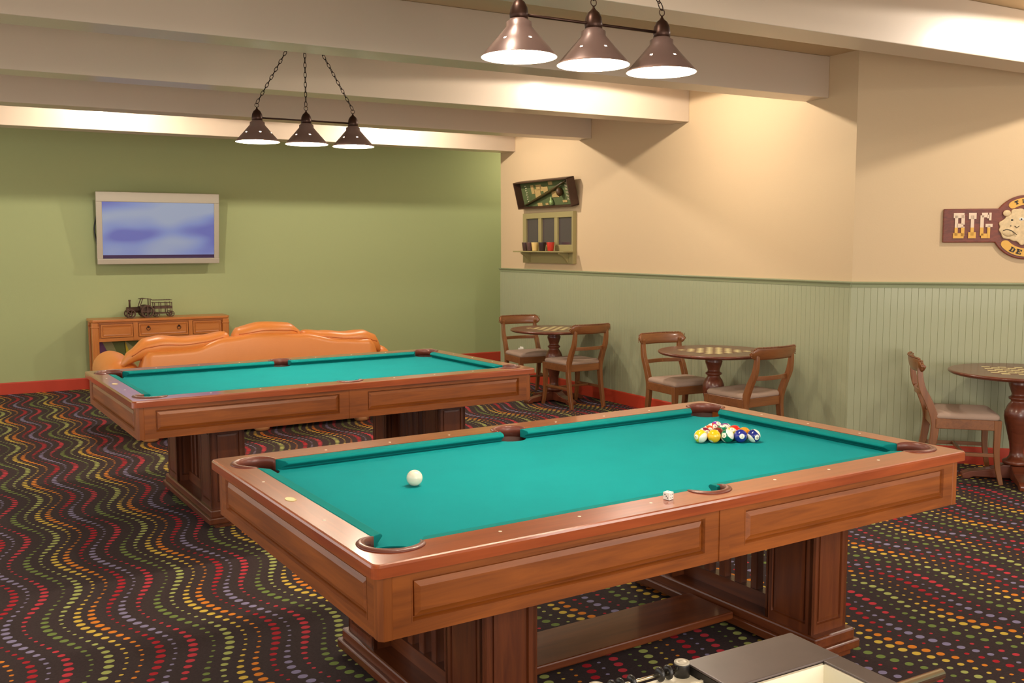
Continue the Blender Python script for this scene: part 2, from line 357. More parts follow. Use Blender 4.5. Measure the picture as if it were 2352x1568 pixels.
def pool_table(label, loc, rz):
    t = thing('pool_table', label, 'pool table', loc, rz)
    cs = []
    for px, py, r in POCK:
        c = new(DARKHOLE).prism([(px+r*math.cos(2*pi*k/32), py+r*math.sin(2*pi*k/32)) for k in range(32)], .70, .90).link('cutter'); cs.append(c)
    # rail frame
    mb = new(RLX); out = rounded_rect(HX, HY, .022); inn = rounded_rect(LX+.050, LY+.050, .004)
    prof = [(0, ZT-.036), (0, ZT-.008), (.003, ZT-.002), (.009, ZT)]
    rings = [[(x*(1-d/HX), y*(1-d/HY), z) for x, y in out] for d, z in prof]
    rings += [[(x, y, ZT) for x, y in inn], [(x, y, ZT-.036) for x, y in inn], [(x, y, ZT-.036) for x, y in out]]
    mb.rings(rings, cap0=False, cap1=False, smooth=False)
    bmesh.ops.remove_doubles(mb.bm, verts=mb.bm.verts[:], dist=1e-5)
    fr = mb.link('rail_frame', t); 
    # grain direction: short rails use the other material
    fr.data.materials.append(RLY); fr.parent = None
    for p in fr.data.polygons:
        c = p.center
        if abs(c.x) > LX+.045 and abs(c.y) < HY*(abs(c.x)/HX)+.0: p.material_index = 1
    cut(fr, cs); fr.parent = t
    bed = new(CLOTH).box((-LX-.05, -LY-.05, .735), (LX+.05, LY+.05, ZBED)).link('bed_cloth'); cut(bed, cs); bed.parent = t
    for c in cs: bpy.data.objects.remove(c, do_unlink=True)
    # cushions: back line longer than nose line
    def cushion(mtx, n0, n1, b0, b1):
        mb = new(CUSH); mb.M = mtx
        sec = [(-.052, ZBED-.001), (-.052, ZT-.0035), (-.044, ZT-.0005), (-.010, ZT-.004), (0, ZT-.010), (.001, ZT-.016), (-.024, ZBED+.006), (-.026, ZBED-.001)]
        def P(f, y, z):
            w = -y/.052; a = n0+(b0-n0)*w; b = n1+(b1-n1)*w
            return ((a if f == 0 else b), y, z)
        n = 2
        mb.rings([[P(0, y, z) for y, z in sec], [P(1, y, z) for y, z in sec]], smooth=False)
        return mb.link('cushion', t, bevel=.0025)
    # mtx: local x along the rail, local +y towards the bed
    c0, c1, m0, m1 = .088, .052, .062, .052
    cushion(T(0, -LY, 0), -LX+c0, -m0, -LX+c1, -m1); cushion(T(0, -LY, 0), m0, LX-c0, m1, LX-c1)
    cushion(T(0, LY, 0) @ RZ(pi), -LX+c0, -m0, -LX+c1, -m1); cushion(T(0, LY, 0) @ RZ(pi), m0, LX-c0, m1, LX-c1)
    cushion(T(-LX, 0, 0) @ RZ(-pi/2), -LY+c0, LY-c0, -LY+c1, LY-c1); cushion(T(LX, 0, 0) @ RZ(pi/2), -LY+c0, LY-c0, -LY+c1, LY-c1)
    # pockets
    for px, py, r in POCK:
        side = px == 0
        dirx, diry = (0, math.copysign(1, py)) if side else (math.copysign(1, px)/R2, math.copysign(1, py)/R2)
        a0 = math.atan2(diry, dirx); span = math.radians(98 if side else 118)
        mb = new(DARKHOLE); rr = r-.0012
        mb.rings([[(px+rr*math.cos(2*pi*k/32), py+rr*math.sin(2*pi*k/32), z) for k in range(32)] for z in (ZBED-.004, .66)], cap0=False, cap1=True, smooth=True)
        pk = mb.link('pocket', t, fix=False)
        md = pk.modifiers.new('thick', 'SOLIDIFY'); md.thickness = .0008
        # leather lining above the bed and rolled lip
        mb = new(LEATHER)
        secs = [(r-.0016, ZBED-.004), (r-.0016, ZT+.0025), (r+.004, ZT+.007), (r+.012, ZT+.007), (r+.020, ZT+.004), (r+.023, ZT+.0003), (r+.004, ZT-.0002), (r-.0004, ZT-.004), (r-.0004, ZBED-.004)]
        rings = []; N = 22
        for k in range(N+1):
            a = a0-span+2*span*k/N; f = min(1, max(.06, 1-abs(k/N*2-1)**6)); 
            rings.append([(px+(min(q, r)+(max(0, q-r))*f)*math.cos(a), py+(min(q, r)+(max(0, q-r))*f)*math.sin(a), z if z <= ZT else ZT+(z-ZT)*f) for q, z in secs])
        mb.rings(rings, smooth=True); mb.link('pocket_leather', pk)
    # sights
    so = .0985
    def sight(x, y):
        mb = new(PEARL); mb.lathe([(.0055, -.001), (.0055, .0006), (.0045, .0009)], 12, (0,0,0)); mb.link('sight', t, loc=(x, y, ZT))
    for k in (1, 2, 3, 5, 6, 7):
        for s_ in (-1, 1): sight(-LX+k*LX/4, s_*(LY+so))
    for k in (1, 2, 3):
        for s_ in (-1, 1):
            if s_ == -1 and k == 2: continue
            sight(s_*(LX+so), -LY+k*LY/2)
    mb = new(BRASS); mb.M = T(-LX-.100, .004, ZT-.0005); 
    mb.rings([[(.017*math.cos(2*pi*k/32)*f, .030*math.sin(2*pi*k/32)*f, z) for k in range(32)] for f, z in ((1, 0), (1, .0014), (.94, .0022), (.8, .0016))]); mb.link('name_badge', t)
    # aprons
    AX, AY, zb, zt = 1.244, .724, .588, .766
    H = zt-zb
    for s_ in (-1, 1):
        mb = new(TWX); mb.M = RZ(0 if s_ == -1 else pi) @ T(-AX+.035, -AY, zb)
        panel_board(mb, 2*AX-.07, H, .034, [(.055, AX-.035-.105), (AX-.035+.068, 2*AX-.07-.055)], .034, H-.023)
        mb.box((AX-.035-.048, -.0035, 0), (AX-.035-.004, .004, H)); mb.link('apron', t)
        mb = new(TWY); mb.M = RZ(pi/2 if s_ == 1 else -pi/2) @ T(-AY+.035, -AX, zb)
        panel_board(mb, 2*AY-.07, H, .034, [(.045, 2*AY-.07-.045)], .034, H-.023); mb.link('apron', t)
        for q in (-1, 1):
            mb = new(TWZ); mb.M = T(s_*(AX-.022), q*(AY-.022), 0); c = .024; k = .012
            mb.prism([(-c, -c+k*0), (c-k, -c), (c, -c+k), (c, c-k), (c-k, c), (-c+k, c), (-c, c-k), (-c, -c+k), (-c+k, -c)][1:], zb-.001, zt); mb.link('corner_post', t, bevel=.002)
    mb = new(BLACK); mb.box((-AX+.04, -AY+.04, .61), (AX-.04, AY-.04, .735)); mb.link('slate_frame', t)
    for s_ in (-1, 1):
        cx = s_*.7375+.0225
        pd = new(PDY); x0, x1 = cx-.115, cx+.115
        pd.cbox((x0-.015, -.565, .025), (x1+.015, .565, .062), .006); pd.cbox((x0, -.55, .058), (x1, .55, .105), .008)
        for yy in (-.5, .5): pd.cbox((x0+.02, yy-.05, 0), (x1-.02, yy+.05, .03), .004)
        pd.box((cx-.085, -.52, .56), (cx+.085, .52, .612)); pd.box((cx-.028, -.30, .10), (cx+.028, .30, .165))
        P = pd.link('pedestal', t)
        for q in (-1, 1):
            mb = new(PDZ); w, d = .20, .235; yc = q*(.515-d/2)
            mb.box((cx-w/2+.014, yc-d/2+.014, .104), (cx+w/2-.014, yc+d/2-.014, .60))
            for k in range(4):
                ww = w if k % 2 == 0 else d; dd = d if k % 2 == 0 else w
                mb.M = T(cx, yc, .104) @ RZ(k*pi/2) @ T(-ww/2, -dd/2, 0)
                panel_board(mb, ww, .50, .016, [(.030, ww-.030)], .035, .44, deep=.008, ins=(.005, .012, .024))
            mb.M = Matrix.Identity(4); mb.link('column', P)
        for k in range(6):
            yy = -.2325+k*.093
            new(PDZ).cbox((cx-.02, yy-.018, .16), (cx+.02, yy+.018, .565), .003).link('slat', P)
    mb = new(PDX); mb.cbox((-.63, -.135, .052), (.63, .135, .085), .006); mb.link('stretcher_shelf', t)
    return t
RT = .0516
pool_table('large wooden pool table in front, teal cloth with racked balls and cue ball', (0, 0, 0), RT)
pool_table('wooden pool table further back with an empty teal cloth, before the sofa', (-.125, 3.087, 0), RT)
TM = RZ(RT)
def tp(x, y, z): return TM @ Vector((x, y, z))

# balls
def ball_mat(name, col, stripe):
    m = bpy.data.materials.new(name); m.use_nodes = True; nt = m.node_tree; L = nt.links.new; b = nt.nodes['Principled BSDF']
    b.inputs['Roughness'].default_value = .12; b.inputs['Coat Weight'].default_value = .7; b.inputs['Coat Roughness'].default_value = .03
    tc = nt.nodes.new('ShaderNodeTexCoord'); sp = nt.nodes.new('ShaderNodeSeparateXYZ'); L(tc.outputs['Object'], sp.inputs[0])
    def M(op, a, v):
        n = nt.nodes.new('ShaderNodeMath'); n.operation = op; L(a, n.inputs[0]); n.inputs[1].default_value = v; return n.outputs[0]
    white = srgb(248, 240, 222); cur = None
    mx = nt.nodes.new('ShaderNodeMix'); mx.data_type = 'RGBA'; mx.inputs['A'].default_value = col; mx.inputs['B'].default_value = white
    if stripe:
        az = nt.nodes.new('ShaderNodeMath'); az.operation = 'ABSOLUTE'; L(sp.outputs['Z'], az.inputs[0])
        L(M('GREATER_THAN', az.outputs[0], .0145), mx.inputs['Factor'])
    else: mx.inputs['Factor'].default_value = 0
    ax = nt.nodes.new('ShaderNodeMath'); ax.operation = 'ABSOLUTE'; L(sp.outputs['X'], ax.inputs[0])
    m2 = nt.nodes.new('ShaderNodeMix'); m2.data_type = 'RGBA'; L(M('GREATER_THAN', ax.outputs[0], .0262), m2.inputs['Factor']); L(mx.outputs['Result'], m2.inputs['A']); m2.inputs['B'].default_value = white
    L(m2.outputs['Result'], b.inputs['Base Color']); return m
BR = .0286
def digits(txt, size, m):
    c = bpy.data.curves.new('txt', 'FONT'); c.body = txt; c.size = size; c.align_x = 'CENTER'; c.align_y = 'CENTER'; c.extrude = .0002; c.resolution_u = 3
    o = bpy.data.objects.new('txt', c); COL.objects.link(o); dg = bpy.context.evaluated_depsgraph_get()
    me = bpy.data.meshes.new_from_object(o.evaluated_get(dg)); bpy.data.objects.remove(o, do_unlink=True); me.materials.clear(); me.materials.append(m)
    return me
INK = mat('black_ink', srgb(20, 18, 18), .5)
camp = Vector((-2.09881, -3.05511, 1.60847))
def ball(num, col, stripe, x, y, label, name='billiard_ball', az=0, el=.3, roll=0):
    c = tp(x, y, ZBED+BR)
    mb = new(ball_mat('ball_%s' % num, srgb(*col), stripe)); mb.sphere((0, 0, 0), BR, 32, 16)
    o = mb.link(name); tag(o, label, 'ball', 'racked billiard balls'); o.location = c
    d = camp-c; a = math.atan2(d.y, d.x)+az
    o.rotation_euler = (RZ(a) @ RY(-el) @ RX(roll)).to_euler()
    n = bpy.data.objects.new('number', digits(str(num), .0105, INK)); COL.objects.link(n); n.parent = o
    n.matrix_local = T(BR+.0001, 0, 0) @ RY(pi/2) @ RZ(pi/2)
    return o
y0v = Vector((.204, -.123)).normalized(); pv = Vector((-y0v.y, y0v.x)); f0 = Vector((.628+.002, .078))
RACK = [
 [(9, (240,205,40), 1, 'yellow striped ball at the left end of the rack front row', -.75, .0, 1.2), (1, (250,190,20), 0, 'solid yellow ball second from left in the rack front row', 2.4, .9, 0), (14, (10,110,80), 1, 'green striped ball in the middle of the rack front row', -.55, .25, -.9), (2, (34,44,140), 0, 'solid blue ball second from right in the rack front row', .25, .12, 0), (10, (24,40,120), 1, 'blue striped ball at the right end of the rack front row', .55, -.1, -.9)],
 [(15, (130,30,60), 1, 'maroon striped ball behind the left end of the rack', .4, .4, 1.4), (7, (110,40,30), 0, 'solid maroon brown ball in the second rack row', 2.0, .6, 0), (13, (210,200,60), 1, 'pale yellow striped ball in the second rack row', .3, .9, 1.5), (5, (240,150,40), 0, 'solid orange ball behind the right end of the rack', 2.2, .7, 0)],
 [(11, (220,80,40), 1, 'orange red striped ball at the left of the third rack row', .3, .5, 1.5), (6, (10,120,84), 0, 'solid green ball in the middle of the rack', .3, 1.3, 0), (3, (220,40,36), 0, 'solid red ball at the right of the third rack row', 2.1, .5, 0)],
 [(8, (206,50,44), 1, 'red and white ball left of the two behind the rack centre', .6, .7, 1.1), (12, (120,60,140), 1, 'mostly white ball right of the two behind the rack centre', 1.6, .9, 1.5)],
 [(4, (130,40,150), 0, 'solid purple ball at the far tip of the rack', .6, .9, 0)]]
for r_, row in enumerate(RACK):
    for k, (num, col, st, lab, az, el, roll) in enumerate(row):
        p = f0+y0v*(.0574*(k+r_*.5))+pv*(.0497*r_)
        ball(num, col, st, p.x, p.y, lab, az=az, el=el, roll=roll)
o = new(CREAMB).sphere((0, 0, 0), BR, 40, 20).link('cue_ball'); o.location = tp(-.738, .077, ZBED+BR+.0002); tag(o, 'plain ivory cue ball alone near the head of the front pool table', 'ball')
# die on the rail
d = thing('die', 'small white die with dark pips on the near rail of the front table', 'die', tp(-.205, -.655, ZT+.0005), .35)
mb = new(WHITEP); mb.cbox((-.0125, -.0125, 0), (.0125, .0125, .025), .0022); mb.link('cube_body', d)
mb = new(INK)
for pts, mt in (([(-.005, -.005), (.005, .005), (-.005, .005), (.005, -.005)], T(0, -.0126, .0125) @ RX(pi/2)), ([(0, 0)], T(0, 0, .0251)), ([(-.005, -.005), (0, 0), (.005, .005)], T(-.0126, 0, .0125) @ RY(-pi/2))):
    for a, b in pts:
        mb.M = mt; mb.lathe([(.0019, -.0006), (.0019, .0002)], 8, (a, b, 0))
mb.M = Matrix.Identity(4); mb.link('pip_marks', d)

# ------------------------------------------------------------------ pendant fixtures
BULB = mat('lit_bulb_glass', (1, .95, .85, 1), .3, emit=(1.0, .90, .74, 1), estr=42)
SHADEI = mat('shade_white_inside', srgb(250, 246, 236), .6)
SHADEO = mat('shade_hazed_bronze', srgb(122, 98, 90), .36, metal=.3, coat=.2)  # dark bronze lightened, the bulb glare haze is put into this colour
def pendant(label, cx, cy, z_rim, rz, span, tip_in):
    t = thing('pendant_light', label, 'pendant light', (cx, cy, z_rim), rz)
    top = ZC-z_rim-.0
    mb = new(BRONZE); mb.lathe([(.0, top-.045), (.02, top-.042), (.055, top-.02), (.06, top-.001)], 24, cap0=False); mb.link('ceiling_canopy', t)
    mb = new(BRONZE); mb.tube([(-span, 0, .150), (0, 0, .150), (span, 0, .150)], .0052, 10); mb.link('cross_bar', t)
    for s_ in (-1, 0, 1):
        x = s_*span
        mb = MB(); mb.use(SHADEO); n = 48
        prof = [(.136, 0), (.1345, .004), (.092, .052), (.0865, .058), (.046, .105), (.045, .122), (.034, .128), (.033, .132)]
        def ring(r, z): return [(r*math.cos(2*pi*i/n), r*math.sin(2*pi*i/n), z) for i in range(n)]
        R = [[mb.v(p) for p in ring(r, z)] for r, z in prof]
        inner = [[mb.v(p) for p in ring(r-.0022, z)] for r, z in prof[:6]]
        def strip(Rr, mi):
            mb.use(mi)
            for j, (A, B) in enumerate(zip(Rr, Rr[1:])):
                for i in range(n):
                    if j == 2 and i % 8 == 3: continue
                    mb.face([A[i], A[(i+1) % n], B[(i+1) % n], B[i]], True)
        strip(R, SHADEO); strip(inner, SHADEI)
        for i in range(n): mb.face([R[0][i], R[0][(i+1) % n], inner[0][(i+1) % n], inner[0][i]], False)
        mb.face(inner[-1], False); mb.use(SHADEO); mb.face(R[-1], False)
        sh = mb.link('shade', t, fix=False, loc=(x, 0, 0))
        mb = new(BRONZE); mb.lathe([(.033, .128), (.0335, .150), (.030, .172), (.021, .190), (.010, .199), (.0045, .207), (.004, .214)], 24); mb.link('socket_cap', sh)
        mb = new(BRONZE); mb.tube([(.0125*math.cos(a), 0, .226+.0125*math.sin(a)) for a in [2*pi*k/20 for k in range(20)]], .002, 6, closed=True); mb.link('hanging_ring', sh)
        mb = new(BULB); mb.lathe([(.012, .088), (.014, .075), (.024, .055), (.030, .037), (.027, .020), (.014, .009), (.002, .006)], 20); mb.link('bulb', sh)
        # chain
        p0 = Vector((x, 0, .238)); p1 = Vector((s_*tip_in, 0, top-.04)); D = p1-p0; Ln = D.length; dn = D.normalized()
        mb = new(CHAINM); N = int(Ln/.029); step = Ln/N
        side = Vector((0, 1, 0)); oth = dn.cross(side)
        for k in range(N):
            c = p0+dn*step*(k+.5); a_ = side if k % 2 else oth; pts = []
            for q in range(14):
                an = 2*pi*q/14; u_ = math.cos(an); pts.append(c+dn*(.0190*u_)+a_*(.0082*math.sin(an)))
            mb.tube(pts, .0021, 6, closed=True)
        mb.link('chain', t)
        # lamp light
        m4 = T(cx, cy, z_rim) @ RZ(rz) @ Vector((x, 0, .001))
        point_light('pendant_bulb_light', m4, 21, (1.0, .86, .66), .022)
    return t
pendant('dark three-shade pendant lamp hanging over the front pool table', -.016, 0.0, 2.272, 0, .318, .03)
pendant('dark three-shade pendant lamp on chains over the rear pool table', -.124, 3.09, 2.255, 0.0, .315, .03)

# ------------------------------------------------------------------ chairs
def chair():
    t = thing('side_chair', '', 'chair')
    # local: faces +y, rear at y=0, seat front at y=.44
    ZS = .435
    for s_ in (-1, 1):
        pts = spline([(s_*.195, -.035, 0), (s_*.195, -.005, .14), (s_*.194, .022, .30), (s_*.193, .025, .42), (s_*.192, -.015, .54), (s_*.191, -.062, .64), (s_*.190, -.078, .74), (s_*.190, -.072, .79)], 5)
        w = [.031+.006*math.sin(pi*i/(len(pts)-1)) for i in range(len(pts))]; h = [.034+.018*math.sin(pi*min(1, i/(len(pts)-1)*1.15)) for i in range(len(pts))]
        new(CHZ).bar(pts, w, h, upv=(0, 1, 0)).link('rear_leg', t, bevel=.004)
        pts = spline([(s_*.205, .450, 0), (s_*.200, .428, .10), (s_*.200, .415, .22), (s_*.200, .415, .34), (s_*.200, .415, ZS)], 4)
        n = len(pts); new(CHZ).bar(pts, [.028+.018*i/(n-1) for i in range(n)], [.028+.018*i/(n-1) for i in range(n)], upv=(0, 1, 0)).link('front_leg', t, bevel=.003)
        new(CHY).cbox((s_*.200-.010, .03, .185), (s_*.200+.010, .41, .210), .003).link('stretcher', t)
    mb = new(CHX)
    mb.cbox((-.215, .400, ZS-.068), (.215, .430, ZS), .004); mb.cbox((-.20, .015, ZS-.068), (.20, .04, ZS), .004)
    mb.cbox((-.218, .03, ZS-.068), (-.190, .42, ZS), .004); mb.cbox((.190, .03, ZS-.068), (.218, .42, ZS), .004); mb.link('seat_frame', t)
    mb = new(CHX); mb.cbox((-.19, .20, .188), (.19, .222, .208), .003); mb.link('cross_stretcher', t)
    # seat pad
    mb = new(SEAT); mb.smooth = True; rings = []
    for f, z in ((.97, ZS-.002), (1.0, ZS+.008), (1.0, ZS+.022), (.965, ZS+.035), (.88, ZS+.042), (.55, ZS+.047), (.1, ZS+.048)):
        rings.append([(x*f, .225+(y)*f, z) for x, y in [(a*1.0, b) for a, b in rounded_rect(.214, .205, .03, 4)]])
    mb.rings(rings, smooth=True); mb.link('seat_pad', t)
    # lower back rail (bowed)
    pts = [(x, -.032-.045*(1-(x/.19)**2), .60) for x in [-.19+.038*i for i in range(11)]]
    new(CHX).bar(pts, .016, .034, upv=(0, 0, 1)).link('back_rail', t, bevel=.003)
    # crest rail, curved board with rounded scrolled ends and beaded top
    def crest(x): return -.072-.050*(1-(x/.24)**2)+.004
    N = 30; mb = new(CHX); rings = []
    for i in range(N+1):
        x = -.240+.480*i/N; e = max(0, (abs(x)-.195)/.045); hh = .048*math.sqrt(max(.04, 1-e*e)); cz = .792; th = .011+.006*(e > .2)
        yy = crest(x)+.004*e
        rings.append([(x, yy+th*math.cos(a)*(.9 if abs(math.cos(a)) > .5 else 1)+.010*math.sin(a)*-1, cz+hh*math.sin(a)) for a in [2*pi*k/12+pi/12 for k in range(12)]])
    mb.rings(rings, smooth=True); cre = mb.link('crest_rail', t)
    mb = new(CHX)
    for i in range(33):
        x = -.225+.45*i/32; e = max(0, (abs(x)-.195)/.045); hh = .048*math.sqrt(max(.04, 1-e*e)); mb.sphere((x, crest(x)-.010, .792+hh-.001), .0062, 8, 5, (1, 1.5, 1))
    for s_ in (-1, 1):
        for k in range(5):
            a = -.6+k*.42; mb.sphere((s_*(.236+.006*math.cos(a)), crest(.236)-.002, .792+.038*math.sin(a)), .0048, 8, 5, (1, 1.3, 1))
    mb.link('carved_beading', cre)
    return t
ch0 = chair()
CHAIRS = [((3.23, 4.860, 0), 0.05, 'wooden chair nearest side of the farthest checkerboard table, back to the camera'),
          ((3.22, 6.10, 0), pi-.10, 'wooden chair at the far side of the farthest checkerboard table'),
          ((3.225, 3.60, 0), pi-.06, 'wooden chair at the far side of the middle checkerboard table'),
          ((3.245, 2.41, 0), 0.07, 'wooden chair on the near side of the middle checkerboard table'),
          ((3.722, 1.338, 0), -3*pi/4, 'wooden chair seen side-on left of the checkerboard table at the right edge')]
for i, (loc, rz, lab) in enumerate(CHAIRS):
    o = ch0 if i == 0 else dup(ch0)
    o.location = loc; o.rotation_euler = (0, 0, rz); o['label'] = lab; o['group'] = 'wooden chairs at the checkerboard tables'
# ------------------------------------------------------------------ checkerboard tables
def checker_mat():
    m = bpy.data.materials.new('inlaid_checkerboard_top'); m.use_nodes = True; nt = m.node_tree; L = nt.links.new; b = nt.nodes['Principled BSDF']
    b.inputs['Roughness'].default_value = .4; b.inputs['Coat Weight'].default_value = .15; b.inputs['Coat Roughness'].default_value = .2
    tc = nt.nodes.new('ShaderNodeTexCoord'); ck = nt.nodes.new('ShaderNodeTexChecker'); ck.inputs['Scale'].default_value = 1/.052
    ck.inputs['Color1'].default_value = srgb(222, 206, 150); ck.inputs['Color2'].default_value = srgb(112, 62, 38)
    ad = nt.nodes.new('ShaderNodeVectorMath'); ad.inputs[1].default_value = (.0001, .0001, .012); L(tc.outputs['Object'], ad.inputs[0]); L(ad.outputs[0], ck.inputs['Vector'])
    L(ck.outputs['Color'], b.inputs['Base Color']); return m
CK = checker_mat()
def game_table():
    t = thing('checkerboard_table', '', 'table')
    R = .452; zt = .752
    mb = new(GTW); mb.lathe([(.0, zt-.030), (R-.035, zt-.030), (R-.018, zt-.026), (R-.004, zt-.018), (R, zt-.010), (R-.004, zt-.003), (R-.012, zt)], 64, cap0=False); mb.link('table_top', t)
    new(CK).box((-.208, -.208, zt-.002), (.208, .208, zt+.0008)).link('checkerboard', t)
    mb = new(GTW); prof = [(.15, .70), (.15, .722)]
    mb.lathe([(.05, .105), (.085, .115), (.088, .135), (.060, .150), (.046, .17), (.043, .20), (.050, .26), (.066, .33), (.080, .39), (.088, .44), (.086, .475), (.070, .515), (.052, .540), (.050, .552), (.064, .560), (.066, .572), (.050, .582), (.048, .596), (.056, .620), (.066, .650), (.070, .668), (.064, .680), (.066, .700), (.072, .722)], 32); mb.link('pedestal', t)
    mb = new(GTW); mb.cbox((-.20, -.03, .700), (.20, .03, .723), .003); mb.cbox((-.03, -.20, .700), (.03, .20, .723), .003); mb.link('top_brace', t)
    mb = new(GTW)
    for rz in (0, pi/2):
        mb.M = RZ(rz); mb.prismY([(-.34, .0), (-.30, .0), (-.27, .016), (.27, .016), (.30, .0), (.34, .0), (.345, .03), (.30, .052), (.16, .075), (.09, .108), (-.09, .108), (-.16, .075), (-.30, .052), (-.345, .03)], -.045, .045)
    mb.M = Matrix.Identity(4); mb.link('foot_base', t, bevel=.006)
    return t
gt = game_table()
for i, (loc, rz, lab) in enumerate([((3.195, 5.40, 0), .03, 'round checkerboard table farthest back along the wainscot'),
                                    ((3.195, 2.95, 0), .06, 'round checkerboard table in the middle, behind the far corner of the front pool table'),
                                    ((4.115, .915, 0), -.785, 'round checkerboard table cut off by the right edge of the photo')]):
    o = gt if i == 0 else dup(gt); o.location = loc; o.rotation_euler = (0, 0, rz); o['label'] = lab; o['group'] = 'round checkerboard tables'

# ------------------------------------------------------------------ sofa
def interp(tab, x):
    if x <= tab[0][0]: return tab[0][1]
    for (a, b), (c, d) in zip(tab, tab[1:]):
        if x <= c: 
            f = (x-a)/(c-a); f = f*f*(3-2*f); return b+(d-b)*f
    return tab[-1][1]
sf = thing('leather_sofa', 'orange leather sofa with a camel back, seen from behind', 'sofa', (0, 0, 0))
backt = [(-.865, .60), (-.855, .70), (-.79, .752), (-.62, .752), (-.46, .757), (-.17, .832), (.13, .862), (.50, .836), (.83, .778), (1.0, .764), (1.12, .760), (1.185, .71), (1.20, .62)]
mb = new(SOFA); rings = []; N = 60
for i in range(N+1):
    x = -.865+2.065*i/N; zt = interp(backt, x); e = min(i, N-i)/N; yo = .03*max(0, 1-e/.025)
    rings.append([(x, 5.25+yo, .07), (x, 5.225+yo, .30), (x, 5.22+yo, zt-.05), (x, 5.235+yo, zt-.012), (x, 5.26+yo, zt), (x, 5.38, zt), (x, 5.46, zt-.04), (x, 5.46, .07)])
mb.rings(rings, smooth=True); mb.link('back_panel', sf)
def pillow(x0, x1, top, low, yc=5.385, dy=.135, name='back_cushion'):
    mb = new(SOFA); rings = []; N = 34
    for i in range(N+1):
        f = i/N; x = x0+(x1-x0)*f; zt = interp(top, x); zl = interp(low, x); e = math.sin(pi*min(1, max(0, f)))**.32 if 0 < f < 1 else .04
        zm = (zt+zl)/2; h = (zt-zl)/2
        rings.append([(x, yc+dy*e*math.copysign(abs(math.cos(a))**.75, math.cos(a)), zm+h*(e**.6)*math.copysign(abs(math.sin(a))**.8, math.sin(a))) for a in [2*pi*k/16 for k in range(16)]])
    mb.rings(rings, smooth=True); o = mb.link(name, sf)
    mb = new(SOFADK); pts = []
    for i in range(3, N-2):
        f = i/N; x = x0+(x1-x0)*f; zt = interp(top, x); zl = interp(low, x); e = math.sin(pi*f)**.32
        pts.append((x, yc-dy*e*.995, (zt+zl)/2+(zt-zl)*.10))
    mb.tube(pts, .004, 6); mb.link('seam_piping', o)
    return o
pillow(-1.0, -.105, [(-1.0, .68), (-.93, .77), (-.80, .862), (-.70, .872), (-.50, .852), (-.35, .862), (-.15, .902), (-.105, .88)], [(-1.0, .60), (-.85, .66), (-.6, .70), (-.1, .74)])
pillow(-.105, .515, [(-.105, .86), (-.05, .925), (.16, .950), (.40, .942), (.515, .885)], [(-.105, .75), (.2, .78), (.515, .76)])
pillow(.505, 1.275, [(.505, .885), (.72, .853), (.92, .832), (1.10, .846), (1.20, .82), (1.275, .70)], [(.505, .74), (.9, .70), (1.275, .60)])
mb = new(SOFA); mb.cbox((-.84, 5.44, .12), (1.17, 6.25, .40), .04); mb.smooth = True; mb.link('seat_base', sf)
for i in range(3):
    x0 = -.80+.645*i; mb = new(SOFA); mb.smooth = True; mb.cbox((x0+.005, 5.46, .385), (x0+.64, 6.22, .50), .045); mb.link('seat_cushion', sf)
for x0, x1, xi0, xi1 in ((-1.13, -.82, -.93, -.82), (1.15, 1.42, 1.15, 1.26)):
    mb = new(SOFA); cx = (x0+x1)/2; w = (x1-x0)/2; rings = []
    for y, f in ((5.34, .45), (5.38, .8), (5.46, .95), (5.8, 1), (6.1, 1), (6.25, .95), (6.31, .8), (6.33, .5)):
        rings.append([(cx+w*f*math.cos(a), y, .52+.165*f*math.sin(a)) for a in [2*pi*k/24 for k in range(24)]])
    mb.rings(rings, smooth=True); mb.cbox((xi0, 5.44, .10), (xi1, 6.28, .50), .03); mb.link('arm', sf)
FOOT = mat('sofa_foot_wood', srgb(190, 132, 84), .4)
for x, y in ((-.80, 5.30), (1.06, 5.34), (-.86, 6.15), (1.15, 6.15), (.13, 5.32)):
    mb = new(FOOT); mb.lathe([(.05, 0), (.066, .012), (.070, .035), (.060, .058), (.045, .072)], 20, (x, y, 0)); mb.link('bun_foot', sf)

# ------------------------------------------------------------------ console and toy engine
cs = thing('console_table', 'orange-brown wooden console with drawers against the green wall under the television', 'console table', (0, 0, 0))
x0, x1, yf, yb, zt = -.885, .60, 8.40, 8.765, .803
mb = new(CNX); mb.prism([(x0-.01, yb), (x0-.01, yf+.03), (x0+.015, yf-.01), (x1-.015, yf-.01), (x1+.01, yf+.03), (x1+.01, yb)], zt-.028, zt); mb.link('top', cs, bevel=.005)
mb = new(CNX); mb.box((x0+.04, yf+.03, .56), (x1-.04, yb, zt-.028)); mb.box((x0+.04, yf+.012, .56), (x1-.04, yf+.04, .60)); mb.box((x0+.04, yf+.012, .755), (x1-.04, yf+.04, zt-.028)); mb.link('case', cs)
for a, b in ((x0, x0+.075), (x1-.075, x1)):
    for y in (yf, yb-.07):
        new(CNZ).cbox((a, y, 0), (b, y+.07, zt-.028), .012).link('leg', cs)
        new(CNZ).cbox((a-.004, y-.004, .716), (b+.004, y+.074, .728), .003).link('leg_band', cs)
for k, (a, b) in enumerate(((x0+.095, -.46), (-.395, .135), (.195, x1-.095))):
    mb = new(CNX); mb.M = T(a, yf+.002, .605); panel_board(mb, b-a, .145, .03, [(.014, b-a-.014)], .014, .131, deep=.006, ins=(.004, .008, .018)); dr = mb.link('drawer' if k == 1 else 'side_panel', cs)
    if k == 1:
        for hx in (-.295, .035):
            mb = new(BRONZE); mb.M = T(hx, yf-.006, .69) @ RX(pi/2); mb.tube([(.020*math.cos(q), .020*math.sin(q), 0) for q in [2*pi*j/20 for j in range(20)]], .003, 6, closed=True)
            mb.lathe([(.012, -.008), (.012, 0), (.006, .004)], 12, (0, .018, 0)); mb.M = Matrix.Identity(4); mb.link('ring_pull', dr)
